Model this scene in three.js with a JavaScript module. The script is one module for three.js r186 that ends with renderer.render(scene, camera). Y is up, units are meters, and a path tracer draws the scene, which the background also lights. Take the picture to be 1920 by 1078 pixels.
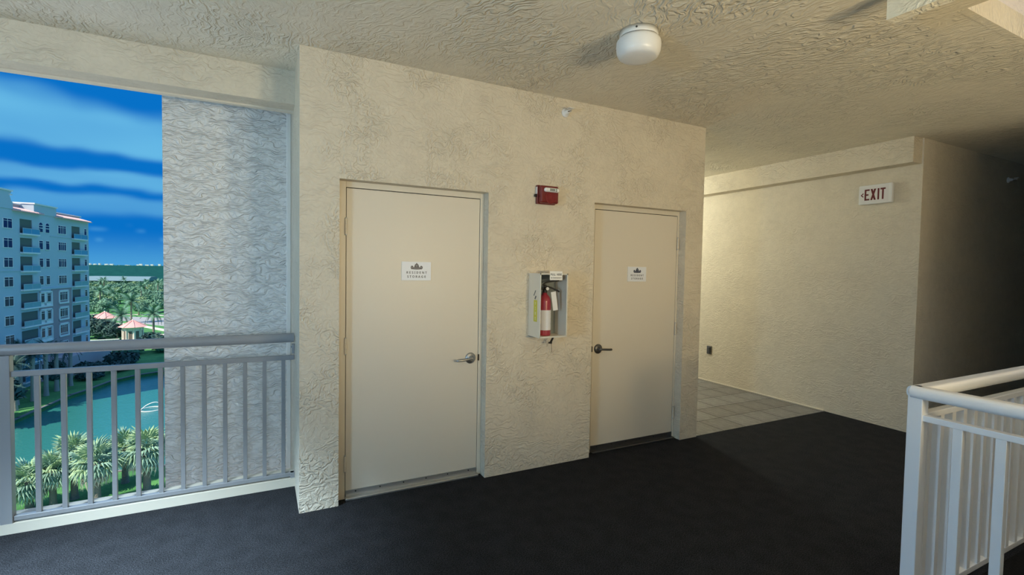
import * as THREE from 'three';
import { RoundedBoxGeometry } from 'three/addons/geometries/RoundedBoxGeometry.js';
import { mergeGeometries } from 'three/addons/utils/BufferGeometryUtils.js';
import { createNoise2D, createNoise3D } from 'simplex-noise';

// ---------------------------------------------------------------- camera, sky, sun, exposure
const scene = new THREE.Scene();
const camera = new THREE.PerspectiveCamera(60.6, 1920 / 1078, 0.05, 6000);
camera.fov = THREE.MathUtils.radToDeg(2 * Math.atan(539 / 922.44));
camera.position.set(-0.225, 1.6399, 3.4734);
camera.rotation.set(-0.0372, -0.473, 0.0173, 'YXZ');
camera.updateProjectionMatrix();
const renderer = new THREE.WebGLRenderer({ antialias: true });
renderer.toneMapping = THREE.LinearToneMapping;
renderer.toneMappingExposure = 1.1;
renderer.shadowMap.enabled = true;

let seedState = 12345;
const rnd = () => { seedState = (seedState + 0x6d2b79f5) | 0; let t = Math.imul(seedState ^ (seedState >>> 15), 1 | seedState); t = (t + Math.imul(t ^ (t >>> 7), 61 | t)) ^ t; return ((t ^ (t >>> 14)) >>> 0) / 4294967296; };
const rr = (a, b) => a + (b - a) * rnd();
const n2 = createNoise2D(rnd), n3 = createNoise3D(rnd);
const sstep = (x, a, b) => { const t = Math.min(1, Math.max(0, (x - a) / (b - a))); return t * t * (3 - 2 * t); };
const lerp = (a, b, t) => a + (b - a) * t;

function makeSky() {
  const W = 1536, H = 768, data = new Float32Array(W * H * 4);
  for (let j = 0; j < H; j++) {
    const el = ((j + 0.5) / H - 0.5) * Math.PI, y = Math.sin(el), c = Math.cos(el), deg = el * 180 / Math.PI;
    for (let i = 0; i < W; i++) {
      const a = ((i + 0.5) / W - 0.5) * 2 * Math.PI, x = Math.cos(a) * c, z = Math.sin(a) * c, o = (j * W + i) * 4;
      // clear air: paler at the horizon, deep blue above
      const t = sstep(deg, -0.5, 3.2), u = sstep(deg, 14, 40);
      let R = lerp(lerp(0.060, 0.002, t), 0.04, u), G = lerp(lerp(0.31, 0.150, t), 0.26, u), B = lerp(lerp(0.62, 0.52, t), 0.68, u);
      if (deg > 0) {
        // layered stratus streaks low down, broken cloud overhead
        const w = n3(x * 2.2, deg * 0.06, z * 2.2) * 0.7 + n3(x * 6, deg * 0.16, z * 6 + 9) * 0.35 + n3(x * 18, deg * 0.7, z * 18) * 0.16;
        const q = deg + w;
        let s = sstep(q, 9.5, 10.3) * (1 - sstep(q, 13.0, 14.8)) + 0.85 * sstep(q, 6.3, 6.8) * (1 - sstep(q, 7.6, 8.1)) + 0.62 * sstep(q, 3.9, 4.8) * (1 - sstep(q, 5.5, 5.9));
        s *= 0.85 + 0.15 * n3(x * 5, deg * 0.5, z * 5 + 4);
        if (deg > 14) {
          const k = 1.4 / (y + 0.15), px = x * k, pz = z * k;
          let f = 0, am = 0.55, fr = 1.6; for (let m = 0; m < 5; m++) { f += am * n2(px * fr + 3, pz * fr * 1.3 - 5); am *= 0.5; fr *= 2.1; }
          s = Math.max(s, sstep(f, -0.12, 0.5) * sstep(deg, 15, 24));
        }
        const puff = sstep(n3(x * 26, deg * 1.6, z * 26 + 30), 0.62, 0.9) * sstep(deg, 1.2, 1.8) * (1 - sstep(deg, 2.6, 3.6)) * 0.5;
        s = Math.min(1, Math.max(s, puff)) * 0.94;
        const v = sstep(deg, 16, 45);
        R = lerp(R, lerp(0.13, 0.58, v), s); G = lerp(G, lerp(0.46, 0.68, v), s); B = lerp(B, lerp(0.73, 0.85, v), s);
      }
      data[o] = R; data[o + 1] = G; data[o + 2] = B; data[o + 3] = 1;
    }
  }
  const tx = new THREE.DataTexture(data, W, H, THREE.RGBAFormat, THREE.FloatType);
  tx.mapping = THREE.EquirectangularReflectionMapping; tx.magFilter = THREE.LinearFilter; tx.minFilter = THREE.LinearFilter; tx.wrapS = THREE.RepeatWrapping; tx.needsUpdate = true;
  return tx;
}
const skyTexture = makeSky();
scene.background = skyTexture; scene.environment = skyTexture;

const sun = new THREE.DirectionalLight(new THREE.Color().setRGB(1.0, 0.9, 0.72), 6.0);
sun.position.set(-55, 75, 33); sun.target.position.set(0, 0, 0); sun.castShadow = true; sun.shadow.mapSize.set(4096, 4096);
Object.assign(sun.shadow.camera, { left: -160, right: 160, top: 160, bottom: -160, near: 1, far: 500 });
scene.add(sun, sun.target);

// ---------------------------------------------------------------- helpers
const used = {};
function numbered(n) { used[n] = (used[n] ?? -1) + 1; return used[n] ? n + '_' + String(used[n]).padStart(3, '0') : n; }
function mesh(name, geo, mat, parent) {
  const m = new THREE.Mesh(Array.isArray(geo) ? (geo.length > 1 ? mergeGeometries(geo.map((g) => { const q = g.index ? g.toNonIndexed() : g; for (const k of Object.keys(q.attributes)) if (!['position', 'normal', 'uv'].includes(k)) q.deleteAttribute(k); return q; })) : geo[0]) : geo, mat);
  m.name = parent ? name : numbered(name); m.castShadow = m.receiveShadow = true;
  if (parent) { const k = parent.children.filter((c) => c.name === name || c.name.startsWith(name + '_0')).length; if (k) m.name = name + '_' + String(k).padStart(3, '0'); }
  (parent ?? scene).add(m);
  return m;
}
function thing(name, label, category, pos = [0, 0, 0], turn = 0, group) {
  const o = new THREE.Group(); o.name = numbered(name); o.position.set(...pos); o.rotation.y = turn; scene.add(o);
  return tag(o, label, category, group);
}
function tag(o, label, category, group, kind) {
  o.userData = { ...o.userData, ...(label && { label }), ...(category && { category }), ...(group && { group }), ...(kind && { kind }) };
  return o;
}
function struct(name, geo, mat) { const m = mesh(name, geo, mat); m.name = name; m.userData.kind = 'structure'; return m; }
function copyOf(root, pos, turn, label, scale, group) {
  const c = root.clone(); c.name = numbered(root.name.replace(/_\d+$/, '')); scene.add(c);
  c.position.set(...pos); c.rotation.y = turn; if (scale) c.scale.setScalar(scale);
  c.userData = { ...root.userData, label }; if (group) c.userData.group = group;
  return c;
}
// box from corner to corner; uv in metres by dominant normal
function metric(g, s = 1) {
  if (g.index) g = g.toNonIndexed();
  const p = g.attributes.position, n = g.attributes.normal, uv = new Float32Array(p.count * 2);
  for (let i = 0; i < p.count; i++) {
    const ax = Math.abs(n.getX(i)), ay = Math.abs(n.getY(i)), az = Math.abs(n.getZ(i)), x = p.getX(i), y = p.getY(i), z = p.getZ(i);
    const [a, b] = ay >= ax && ay >= az ? [x, z] : ax >= az ? [z, y] : [x, y];
    uv[i * 2] = a / s; uv[i * 2 + 1] = b / s;
  }
  g.setAttribute('uv', new THREE.BufferAttribute(uv, 2));
  return g;
}
function bx(x0, x1, y0, y1, z0, z1, s = 1) { const g = new THREE.BoxGeometry(x1 - x0, y1 - y0, z1 - z0); g.translate((x0 + x1) / 2, (y0 + y1) / 2, (z0 + z1) / 2); return metric(g, s); }
function rbx(x0, x1, y0, y1, z0, z1, r = 0.004, seg = 2) { const g = new RoundedBoxGeometry(x1 - x0, y1 - y0, z1 - z0, seg, r); g.translate((x0 + x1) / 2, (y0 + y1) / 2, (z0 + z1) / 2); return g; }
function cyl(r0, r1, h, seg, x, y, z, axis = 'y') { const g = new THREE.CylinderGeometry(r0, r1, h, seg); if (axis === 'z') g.rotateX(Math.PI / 2); if (axis === 'x') g.rotateZ(Math.PI / 2); g.translate(x, y, z); return g; }
function extrudeXY(pts, holes, z0, z1, s = 1) {
  const sh = new THREE.Shape(pts.map((p) => new THREE.Vector2(...p)));
  for (const h of holes) sh.holes.push(new THREE.Path(h.map((p) => new THREE.Vector2(...p))));
  const g = new THREE.ExtrudeGeometry(sh, { depth: z1 - z0, bevelEnabled: false }); g.translate(0, 0, z0);
  return metric(g, s);
}
function extrudeXZ(pts, holes, y0, y1, s = 1) { // pts are [x, z]
  const sh = new THREE.Shape(pts.map((p) => new THREE.Vector2(p[0], -p[1])));
  for (const h of holes) sh.holes.push(new THREE.Path(h.map((p) => new THREE.Vector2(p[0], -p[1]))));
  const g = new THREE.ExtrudeGeometry(sh, { depth: y1 - y0, bevelEnabled: false }); g.rotateX(-Math.PI / 2); g.translate(0, y0, 0);
  return metric(g, s);
}
function tube(pts, r, seg = 20, rad = 8) { return new THREE.TubeGeometry(new THREE.CatmullRomCurve3(pts.map((p) => new THREE.Vector3(...p))), seg, r, rad); }
function sweep(profile, path) { // constant profile [a,b] along a straight path x: helper for rails (profile in y,z)
  const sh = new THREE.Shape(profile.map((p) => new THREE.Vector2(...p)));
  return new THREE.ExtrudeGeometry(sh, { depth: path, bevelEnabled: false });
}

// ---------------------------------------------------------------- textures
function grey(W, H, f, repeat = 1) {
  const d = new Uint8Array(W * H * 4); let i = 0;
  for (let y = 0; y < H; y++) for (let x = 0; x < W; x++, i += 4) { const v = Math.max(0, Math.min(255, f(x / W, y / H) * 255)); d[i] = d[i + 1] = d[i + 2] = v; d[i + 3] = 255; }
  const t = new THREE.DataTexture(d, W, H, THREE.RGBAFormat); t.wrapS = t.wrapT = THREE.MirroredRepeatWrapping; t.magFilter = THREE.LinearFilter; t.minFilter = THREE.LinearMipmapLinearFilter; t.generateMipmaps = true;
  t.repeat.set(repeat, repeat); t.needsUpdate = true; return t;
}
function colour(W, H, f, repeat = 1) {
  const d = new Uint8Array(W * H * 4); let i = 0;
  for (let y = 0; y < H; y++) for (let x = 0; x < W; x++, i += 4) { const c = f(x / W, y / H); for (let k = 0; k < 3; k++) d[i + k] = Math.max(0, Math.min(255, c[k])); d[i + 3] = 255; }
  const t = new THREE.DataTexture(d, W, H, THREE.RGBAFormat); t.colorSpace = THREE.SRGBColorSpace; t.wrapS = t.wrapT = THREE.MirroredRepeatWrapping; t.magFilter = THREE.LinearFilter; t.minFilter = THREE.LinearMipmapLinearFilter; t.generateMipmaps = true;
  t.repeat.set(repeat, repeat); t.needsUpdate = true; return t;
}
// skip-trowel stucco: raised worm-like plateaus with soft fields between; m is metres covered
function wormHeight(u, v, m) {
  const X = u * m, Y = v * m;
  const wx = n2(X * 5, Y * 5) * 0.05 + n2(X * 13 + 7, Y * 13) * 0.02, wy = n2(X * 5 + 31, Y * 5) * 0.05 + n2(X * 13, Y * 13 + 50) * 0.02;
  const a = n2((X + wx) * 15, (Y + wy) * 21), b = n2((X - wy) * 30 + 90, (Y + wx) * 38);
  const area = sstep(n2(X * 1.7 + 4, Y * 1.7 + 8) + 0.35 * n2(X * 5, Y * 5 + 77), -0.45, 0.5);
  const streak = n2((X + wx) * 4, (Y + wy * 0.5) * 40 + 200), sm = sstep(n2(X * 1.3 + 60, Y * 1.9), 0.0, 0.6);
  const plate = sstep(a, -0.02, 0.16) * 0.55 + sstep(b, 0.05, 0.3) * 0.3, st = sstep(streak, -0.1, 0.35) * 0.5;
  return 0.12 + lerp(plate * (0.35 + 0.65 * area), st, sm * 0.7) * 0.85 + n2(X * 140, Y * 140) * 0.03;
}
function streakHeight(u, v, m) {
  const X = u * m, Y = v * m;
  const wy = n2(X * 4, Y * 6) * 0.03 + n2(X * 11, Y * 14 + 50) * 0.014 + n2(X * 30, Y * 30) * 0.004;
  const a = n2(X * 6.5, (Y + wy) * 36), b = n2(X * 14 + 40, (Y + wy) * 60), area = 0.45 + 0.55 * sstep(n2(X * 1.5, Y * 2.5 + 30), -0.5, 0.4);
  return 0.15 + (sstep(a, -0.1, 0.25) * 0.5 + sstep(b, -0.05, 0.35) * 0.3) * area + n2(X * 150, Y * 150) * 0.025;
}
function ceilHeight(u, v, m) { // trowel strokes whose direction wanders
  const X = u * m, Y = v * m;
  const base = Math.PI / 2 + 0.55 * n2(X * 0.45 + 11, Y * 0.45) + 0.3 * n2(X * 1.3, Y * 1.3 + 21);
  let h = 0, wsum = 0;
  for (let k = 0; k < 6; k++) {
    const th = k * Math.PI / 6, w = Math.pow(Math.cos(base - th) ** 2, 14) + 1e-5, c = Math.cos(th), s = Math.sin(th), p = X * c + Y * s, q = -X * s + Y * c;
    const wq = q + n2(p * 4 + k * 9, q * 6) * 0.03 + n2(p * 12, q * 15 + k * 5) * 0.012;
    const a = n2(p * 6 + k * 17, wq * 30), b = n2(p * 12, wq * 55 + k * 33);
    h += w * (sstep(a, 0.0, 0.24) * 0.6 + sstep(b, 0.1, 0.4) * 0.25); wsum += w;
  }
  const area = 0.3 + 0.7 * sstep(n2(X * 0.8 + 40, Y * 0.8 + 9), -0.5, 0.3);
  return 0.12 + (h / wsum) * area + n2(X * 120, Y * 120) * 0.025;
}
const T = {
  worm: grey(1400, 1400, (u, v) => wormHeight(u, v, 2.4), 1 / 2.4),
  streak: grey(1100, 1100, (u, v) => streakHeight(u, v, 2.0), 1 / 2.0),
  finBump: grey(1024, 1024, (u, v) => { const X = u * 1.6, Y = v * 1.6, wy = n2(X * 5, Y * 7) * 0.022 + n2(X * 14, Y * 18 + 50) * 0.008, a = n2(X * 7, (Y + wy) * 36), b = n2(X * 12 + 40, (Y + wy) * 58 + 9); return 0.2 + 0.4 * sstep(a, -0.25, 0.3) + 0.3 * sstep(b, -0.1, 0.35) + n2(X * 120, Y * 120) * 0.02; }, 1 / 1.6),
  ceil: grey(2048, 2048, (u, v) => ceilHeight(u, v, 5.0), 1 / 5.0),
  mottle: colour(512, 512, (u, v) => { const k = 247 + 3 * n2(u * 6, v * 6) + 3 * n2(u * 22, v * 22) + 3 * n2(u * 80, v * 80); return [k, k - 1, k - 3]; }, 1 / 3),
  carpet: colour(700, 700, (u, v) => { const k = 41 + 22 * n2(u * 110, v * 110) + 8 * n2(u * 330, v * 330) + 3 * n2(u * 6, v * 6); return [k, k * 1.02, k * 1.08]; }, 1 / 1.0),
  carpetBump: grey(700, 700, (u, v) => 0.5 + 0.3 * Math.sin(u * 2 * Math.PI * 100) * Math.sin(v * 2 * Math.PI * 100) + 0.2 * n2(u * 220, v * 220), 1 / 1.0),
  tile: colour(512, 512, (u, v) => { const k = 132 + 9 * n2(u * 5, v * 5) + 9 * n2(u * 18, v * 14) + 6 * n2(u * 70, v * 70); return [k, k * 0.985, k * 0.965]; }, 1 / 1.2),
  grass: colour(512, 512, (u, v) => { const k = n2(u * 4, v * 4) * 0.5 + n2(u * 14, v * 14) * 0.3 + n2(u * 60, v * 60) * 0.35; return [72 + 24 * k, 134 + 26 * k, 74 + 14 * k]; }, 1 / 22),
  ripple: grey(512, 512, (u, v) => 0.5 + 0.25 * n2(u * 22, v * 40) + 0.18 * n2(u * 60, v * 110) + 0.1 * n2(u * 6, v * 9), 1 / 14),
  bark: grey(256, 256, (u, v) => 0.5 + 0.3 * n2(u * 8, v * 30) + 0.2 * n2(u * 40, v * 60), 1),
};

const lin = (r, g, b) => new THREE.Color().setRGB(r, g, b);
const std = (c, rough = 0.6, o = {}) => new THREE.MeshStandardMaterial({ color: c, roughness: rough, ...o });
const CREAM = lin(0.76, 0.68, 0.54);
const M = {
  wall: std(CREAM, 0.75, { bumpMap: T.worm, bumpScale: 0.009, map: T.mottle }),
  streak: std(CREAM, 0.75, { bumpMap: T.streak, bumpScale: 0.006, map: T.mottle }),
  fin: std(lin(0.95, 0.93, 0.89), 0.75, { bumpMap: T.finBump, bumpScale: 0.015, map: T.mottle }),
  ceil: std(lin(0.86, 0.79, 0.64), 0.75, { bumpMap: T.ceil, bumpScale: 0.012, map: T.mottle }),
  smoothCream: std(CREAM, 0.5),
  door: std(lin(0.72, 0.65, 0.53), 0.42),
  frame: std(lin(0.72, 0.65, 0.52), 0.45),
  carpet: new THREE.MeshPhysicalMaterial({ color: 0xffffff, map: T.carpet, bumpMap: T.carpetBump, bumpScale: 0.002, roughness: 0.95, specularIntensity: 0.2 }),
  tile: std(0xffffff, 0.45, { map: T.tile }),
  tileB: std(0xf2f0ec, 0.5, { map: T.tile }),
  grout: std(lin(0.22, 0.2, 0.17), 0.9),
  concrete: std(lin(0.52, 0.55, 0.58), 0.85),
  rail: std(lin(0.31, 0.31, 0.31), 0.3),
  railWhite: std(lin(0.88, 0.90, 0.93), 0.32),
  steel: std(lin(0.42, 0.43, 0.43), 0.32, { metalness: 0.9 }),
  alum: std(lin(0.5, 0.51, 0.5), 0.4, { metalness: 0.8 }),
  darkMetal: std(lin(0.12, 0.12, 0.12), 0.4, { metalness: 0.8 }),
  black: std(lin(0.012, 0.011, 0.01), 0.5),
  gap: std(lin(0.03, 0.027, 0.022), 0.9),
  white: std(lin(0.82, 0.82, 0.8), 0.4),
  whitePlastic: new THREE.MeshPhysicalMaterial({ color: lin(0.84, 0.84, 0.82), roughness: 0.3, clearcoat: 0.3 }),
  red: new THREE.MeshPhysicalMaterial({ color: lin(0.16, 0.010, 0.010), roughness: 0.35, clearcoat: 0.3 }),
  extRed: new THREE.MeshPhysicalMaterial({ color: lin(0.36, 0.03, 0.05), roughness: 0.28, clearcoat: 0.5 }),
  clear: new THREE.MeshPhysicalMaterial({ color: 0xffffff, roughness: 0.06, transmission: 1, thickness: 0, ior: 1.2 }),
  cabinetInside: std(lin(0.22, 0.24, 0.22), 0.6),
};

// ---------------------------------------------------------------- room shell
const L = 3.648, H = 3.05, ZR = -0.488, XE = 5.806, ZE = 0.8635, BEAM = 2.81;
const VX0 = 2.72, VX1 = 6.1, VZ0 = 2.30, VZ1 = 4.9;          // stairwell void
// carpeted floor slab, with the opening of the void
struct('floor', extrudeXZ([[-5.2, -0.68], [L, -0.68], [L, -0.015], [XE + 0.02, -0.015], [XE + 0.02, ZE], [13, ZE], [13, 5.4], [-5.2, 5.4]], [[[VX0, VZ0], [VX1, VZ0], [VX1, VZ1], [VX0, VZ1]]], -0.3, 0), M.carpet);
// tiled passage: grout bed with single tiles
const bed = struct('floor_tiled', bx(L, XE, -0.3, -0.006, -5.2, -0.016), M.grout);
{
  const cache = {}, jx = [L]; for (let x = 4.07 - 0.336; x < XE - 0.04; x += 0.3365) if (x > L + 0.04) jx.push(x); jx.push(XE);
  const jz = [-0.016]; for (let z = -0.355; z > -5.15; z -= 0.3365) jz.push(z); jz.push(-5.2);
  for (let i = 0; i < jx.length - 1; i++) for (let k = 0; k < jz.length - 1; k++) {
    const w = jx[i + 1] - jx[i] - 0.007, d = jz[k] - jz[k + 1] - 0.007, key = w.toFixed(3) + d.toFixed(3);
    cache[key] ??= metric(new THREE.BoxGeometry(w, 0.012, d));
    const t = mesh('tile', cache[key], rnd() < 0.5 ? M.tile : M.tileB, bed);
    t.position.set((jx[i] + jx[i + 1]) / 2, -0.006 + (rnd() - 0.5) * 0.0008, (jz[k] + jz[k + 1]) / 2);
  }
}
struct('trim_1', rbx(XE - 0.012, XE + 0.01, 0, 0.016, -5.1, -0.02, 0.004), M.smoothCream);
// main wall with the two door niches
struct('wall_main', extrudeXY([[0, 0], [0.247, 0], [0.247, 2.226], [1.338, 2.226], [1.338, 0], [2.338, 0], [2.338, 2.226], [3.42, 2.226], [3.42, 0], [L, 0], [L, H], [0, H]], [], -0.22, 0), M.wall);
struct('wall_return', bx(0, 0.2, -9, H, -1.0, -0.221), M.wall);
struct('wall_storage_back', bx(0.2, L, -0.3, H, -5.2, -5.0), M.wall);
struct('wall_storage_side', bx(L - 0.2, L, -0.3, H, -5.0, -0.221), M.wall);
struct('wall_storage_front_side', bx(0, 0.2, -0.3, H, -5.2, -1.35), M.wall);
// fin wall outside the balcony
struct('wall_fin', bx(-0.872, 0.2, -19.2, 9, -1.34, -1.0), M.fin);
struct('trim_2', rbx(-0.035, 0.0, -19, 9, -1.0, -0.985, 0.006), std(lin(0.86, 0.84, 0.78), 0.6));
// exit wall, its soffit band and the dark side corridor
struct('wall_exit', [bx(XE, XE + 0.25, -0.3, H, -5.2, ZE - 0.0), bx(XE + 0.25, 13, -0.3, H, ZE - 0.25, ZE)], std(CREAM, 0.78, { bumpMap: T.streak, bumpScale: 0.0035, map: T.mottle }));
struct('trim_3', bx(XE - 0.17, XE + 0.005, 2.792, H, -5.2, ZE - 0.015), M.streak);
struct('wall_corridor_end', bx(13, 13.2, -0.3, H, 0.5, 2), M.wall);
struct('wall_corridor_right', bx(6.35, 13, -0.3, H, 1.64, 1.84), M.wall);
struct('wall_right', bx(6.15, 6.35, -0.3, H, 1.64, 5.2), M.wall);  // out of view, placed to keep the sconces off the corridor wall
struct('wall_back', bx(-2.2, 6.35, -0.3, H, 5.2, 5.4), M.wall);  // out of view, set close so the added sconces reach the main wall
struct('wall_parapet', bx(-5.2, 0, H + 0.35, 5.2, -0.68, -0.5), M.wall);  // out of view, placed to keep direct sun off the fin wall
// ceiling slab with the opening of the void above
const CX0 = 3.08, CZ0 = 2.165;
struct('ceiling', extrudeXZ([[-5.2, -0.68], [0, -0.68], [0, -5.2], [13.2, -5.2], [13.2, 5.4], [-5.2, 5.4]], [[[CX0, CZ0], [VX1, CZ0], [VX1, VZ1], [CX0, VZ1]]], H, H + 0.35), M.ceil);
struct('beam_balcony', bx(-5.2, 0, BEAM, H + 0.01, -0.68, ZR), M.streak);
struct('trim_4', bx(-5.2, 0, BEAM - 0.012, BEAM + 0.002, -0.70, -0.655), M.smoothCream);
struct('beam_void', bx(2.529, 2.60, 2.90, H + 0.01, 2.099, 5.2), std(lin(0.88, 0.82, 0.66), 0.75, { bumpMap: T.worm, bumpScale: 0.006 }));
struct('trim_5', bx(CX0, VX1, H - 0.002, H + 0.13, CZ0, CZ0 + 0.04), M.ceil);
struct('trim_6', bx(CX0, VX1, H + 0.13, H + 1.6, CZ0, CZ0 + 0.02), std(lin(0.86, 0.8, 0.76), 0.8, { bumpMap: T.worm, bumpScale: 0.006 }));  // pinkish white colour imitates daylight on the upper shaft face
struct('beam_west', bx(-5.2, -5.0, BEAM, H + 0.01, ZR, 5.4), M.streak);
struct('beam_south', bx(-5.0, -2.2, BEAM, H + 0.01, 5.2, 5.4), M.streak);
struct('curb', bx(-5.2, 0, 0, 0.062, -0.66, ZR + 0.03), M.smoothCream);
// shaft of the void, up to the open sky and down to the storey below
struct('wall_shaft', [bx(CX0 - 0.2, CX0, H + 0.35, 5.4, CZ0 - 0.2, VZ1), bx(CX0, VX1, H + 0.35, 5.4, CZ0 - 0.2, CZ0), bx(VX1, VX1 + 0.2, H + 0.35, 5.4, CZ0 - 0.2, VZ1), bx(CX0, VX1, H + 0.35, 5.4, VZ1, VZ1 + 0.2)], M.wall);
struct('wall_shaft_lower', [bx(VX0 - 0.2, VX0, -3.3, -0.3, VZ0 - 0.2, VZ1), bx(VX0, VX1, -3.3, -0.3, VZ0 - 0.2, VZ0), bx(VX1, VX1 + 0.2, -3.3, -0.3, VZ0, VZ1), bx(VX0, VX1, -3.3, -0.3, VZ1, VZ1 + 0.2)], M.wall);
struct('floor_lower', bx(VX0 - 0.2, VX1 + 0.2, -3.5, -3.3, VZ0 - 0.2, VZ1 + 0.2), M.carpet);
// unseen sunlit terrace, placed to bounce light up into the walkway
struct('floor_terrace', bx(-16, -5.2, -0.3, -0.02, -0.68, 12), M.concrete);
struct('floor_terrace_south', bx(-5.2, -2.2, -0.3, -0.02, 5.4, 12), M.concrete);

// ---------------------------------------------------------------- doors
function crest(ctx, cx, cy, s) {
  ctx.save(); ctx.translate(cx, cy); ctx.scale(s, s);
  ctx.beginPath(); ctx.moveTo(-0.42, 0.05); ctx.quadraticCurveTo(-0.4, -0.38, -0.12, -0.54); ctx.lineTo(0, -0.74); ctx.lineTo(0.12, -0.54); ctx.quadraticCurveTo(0.4, -0.38, 0.42, 0.05); ctx.closePath(); ctx.fill();
  ctx.beginPath(); ctx.moveTo(-0.9, 0.22); ctx.quadraticCurveTo(-0.5, 0.2, -0.44, 0); ctx.lineTo(0.44, 0); ctx.quadraticCurveTo(0.5, 0.2, 0.9, 0.22); ctx.lineTo(0.82, 0.48); ctx.quadraticCurveTo(0, 0.56, -0.82, 0.48); ctx.closePath(); ctx.fill();
  for (const k of [-1, 1]) { ctx.beginPath(); ctx.ellipse(k * 0.85, 0.16, 0.25, 0.33, 0, 0, 7); ctx.fill(); }
  ctx.strokeStyle = '#9aa4b8'; ctx.lineWidth = 0.06; ctx.beginPath(); ctx.moveTo(-0.6, 0.26); ctx.lineTo(0.6, 0.26); ctx.stroke();
  ctx.beginPath(); ctx.arc(0, -0.18, 0.14, 0, 7); ctx.stroke();
  for (const k of [-1, 1]) { ctx.beginPath(); ctx.arc(k * 0.85, 0.14, 0.1, 0, 5); ctx.stroke(); }
  ctx.restore();
}
function canvasTex(w, h, draw) { const c = document.createElement('canvas'); c.width = w; c.height = h; const x = c.getContext('2d'); draw(x, w, h); const t = new THREE.CanvasTexture(c); t.colorSpace = THREE.SRGBColorSpace; return t; }
const storagePrint = canvasTex(440, 280, (x, w, h) => {
  x.fillStyle = '#e4e7ec'; x.fillRect(0, 0, w, h); x.fillStyle = '#1d2233'; crest(x, w / 2, 70, 84);
  x.textAlign = 'center'; x.textBaseline = 'middle'; x.font = 'bold 50px sans-serif';
  const spaced = (t, y, gap) => { const ws = [...t].map((ch) => x.measureText(ch).width), tot = ws.reduce((a, b) => a + b) + gap * (t.length - 1); let p = w / 2 - tot / 2; x.textAlign = 'left'; [...t].forEach((ch, i) => { x.fillText(ch, p, y); p += ws[i] + gap; }); };
  spaced('RESIDENT', 164, 12); spaced('STORAGE', 228, 12);
});
function makeDoor(name, xl, xr, ol, or, hingeLeft) { // xl..xr leaf, ol..or niche
  const DZ = -0.085, LZ = -0.088, d = new THREE.Group(); d.name = name; d.userData.kind = 'structure'; scene.add(d);
  mesh('frame', [rbx(ol, xl - 0.003, 0, 2.226, -0.2, DZ, 0.003), rbx(xr + 0.003, or, 0, 2.226, -0.2, DZ, 0.003), rbx(xl - 0.003, xr + 0.003, 2.185, 2.226, -0.2, DZ, 0.003), bx(xl - 0.01, xr + 0.01, 0, 2.19, -0.2, -0.16)], M.frame, d);
  mesh('gap_seal', [bx(xl - 0.004, xl + 0.001, 0, 2.186, -0.16, LZ - 0.012), bx(xr - 0.001, xr + 0.004, 0, 2.186, -0.16, LZ - 0.012), bx(xl, xr, 2.179, 2.186, -0.16, LZ - 0.012)], M.gap, d);  // near-black strips paint the shade in the gap round the leaf
  mesh('leaf', rbx(xl + 0.001, xr - 0.001, 0.03, 2.18, -0.13, LZ, 0.002), M.door, d);
  const hx = hingeLeft ? xl - 0.003 : xr + 0.003;
  for (const y of [1.915, 1.085, 0.255]) {
    const hg = mesh('hinge', [-0.036, 0, 0.036].map((o) => cyl(0.0085, 0.0085, 0.034, 10, hx, y + o, DZ + 0.009)), M.frame, d);
    mesh('hinge_pin', [cyl(0.006, 0.006, 0.122, 8, hx, y, DZ + 0.009)], M.alum, hg);
  }
  const hy = 0.938, kx = hingeLeft ? xr - 0.064 : xl + 0.064, s = hingeLeft ? -1 : 1;
  const prof = [[0, 0], [0.043, 0], [0.043, 0.006], [0.038, 0.012], [0.026, 0.016], [0.016, 0.018], [0.0145, 0.04], [0, 0.041]].map((p) => new THREE.Vector2(...p));
  const rose = new THREE.LatheGeometry(prof, 32); rose.rotateX(Math.PI / 2); rose.translate(kx, hy, LZ);
  const h = mesh('handle', rose, hingeLeft ? M.steel : M.darkMetal, d);
  mesh('lever', [tube([[kx, hy, LZ + 0.036], [kx + s * 0.012, hy, LZ + 0.046], [kx + s * 0.04, hy - 0.002, LZ + 0.05], [kx + s * 0.09, hy - 0.006, LZ + 0.05], [kx + s * 0.118, hy - 0.008, LZ + 0.044], [kx + s * 0.124, hy - 0.008, LZ + 0.034]], 0.0095, 24, 10), new THREE.SphereGeometry(0.0155, 16, 12).translate(kx, hy, LZ + 0.036)], hingeLeft ? M.steel : M.darkMetal, h);
  const ex = hingeLeft ? xr + 0.004 : xl - 0.004;
  mesh('latch_plate', rbx(ex - 0.004, ex + 0.006, hy - 0.024, hy + 0.026, LZ - 0.01, DZ + 0.004, 0.002), M.black, d);
  const sw = mesh('door_sweep', [rbx(xl + 0.002, xr - 0.002, 0.028, 0.062, LZ, LZ + 0.006, 0.002), rbx(xl + 0.002, xr - 0.002, 0.012, 0.03, LZ - 0.01, LZ + 0.004, 0.002)], hingeLeft ? M.alum : M.darkMetal, d);
  const nScrew = 6; const sg = cyl(0.005, 0.005, 0.003, 8, 0, 0, 0, 'z');
  for (let i = 0; i < nScrew; i++) { const q = mesh('screw', sg, M.black, sw); q.position.set(lerp(xl + 0.07, xr - 0.07, i / (nScrew - 1)), 0.048, LZ + 0.007); }
  mesh('threshold', rbx(xl - 0.004, xr + 0.004, 0.0, 0.018, -0.16, -0.045, 0.005), hingeLeft ? M.alum : M.darkMetal, d);
  return d;
}
makeDoor('door_1', 0.304, 1.304, 0.247, 1.338, true);
makeDoor('door_2', 2.411, 3.397, 2.338, 3.42, false);
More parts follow.
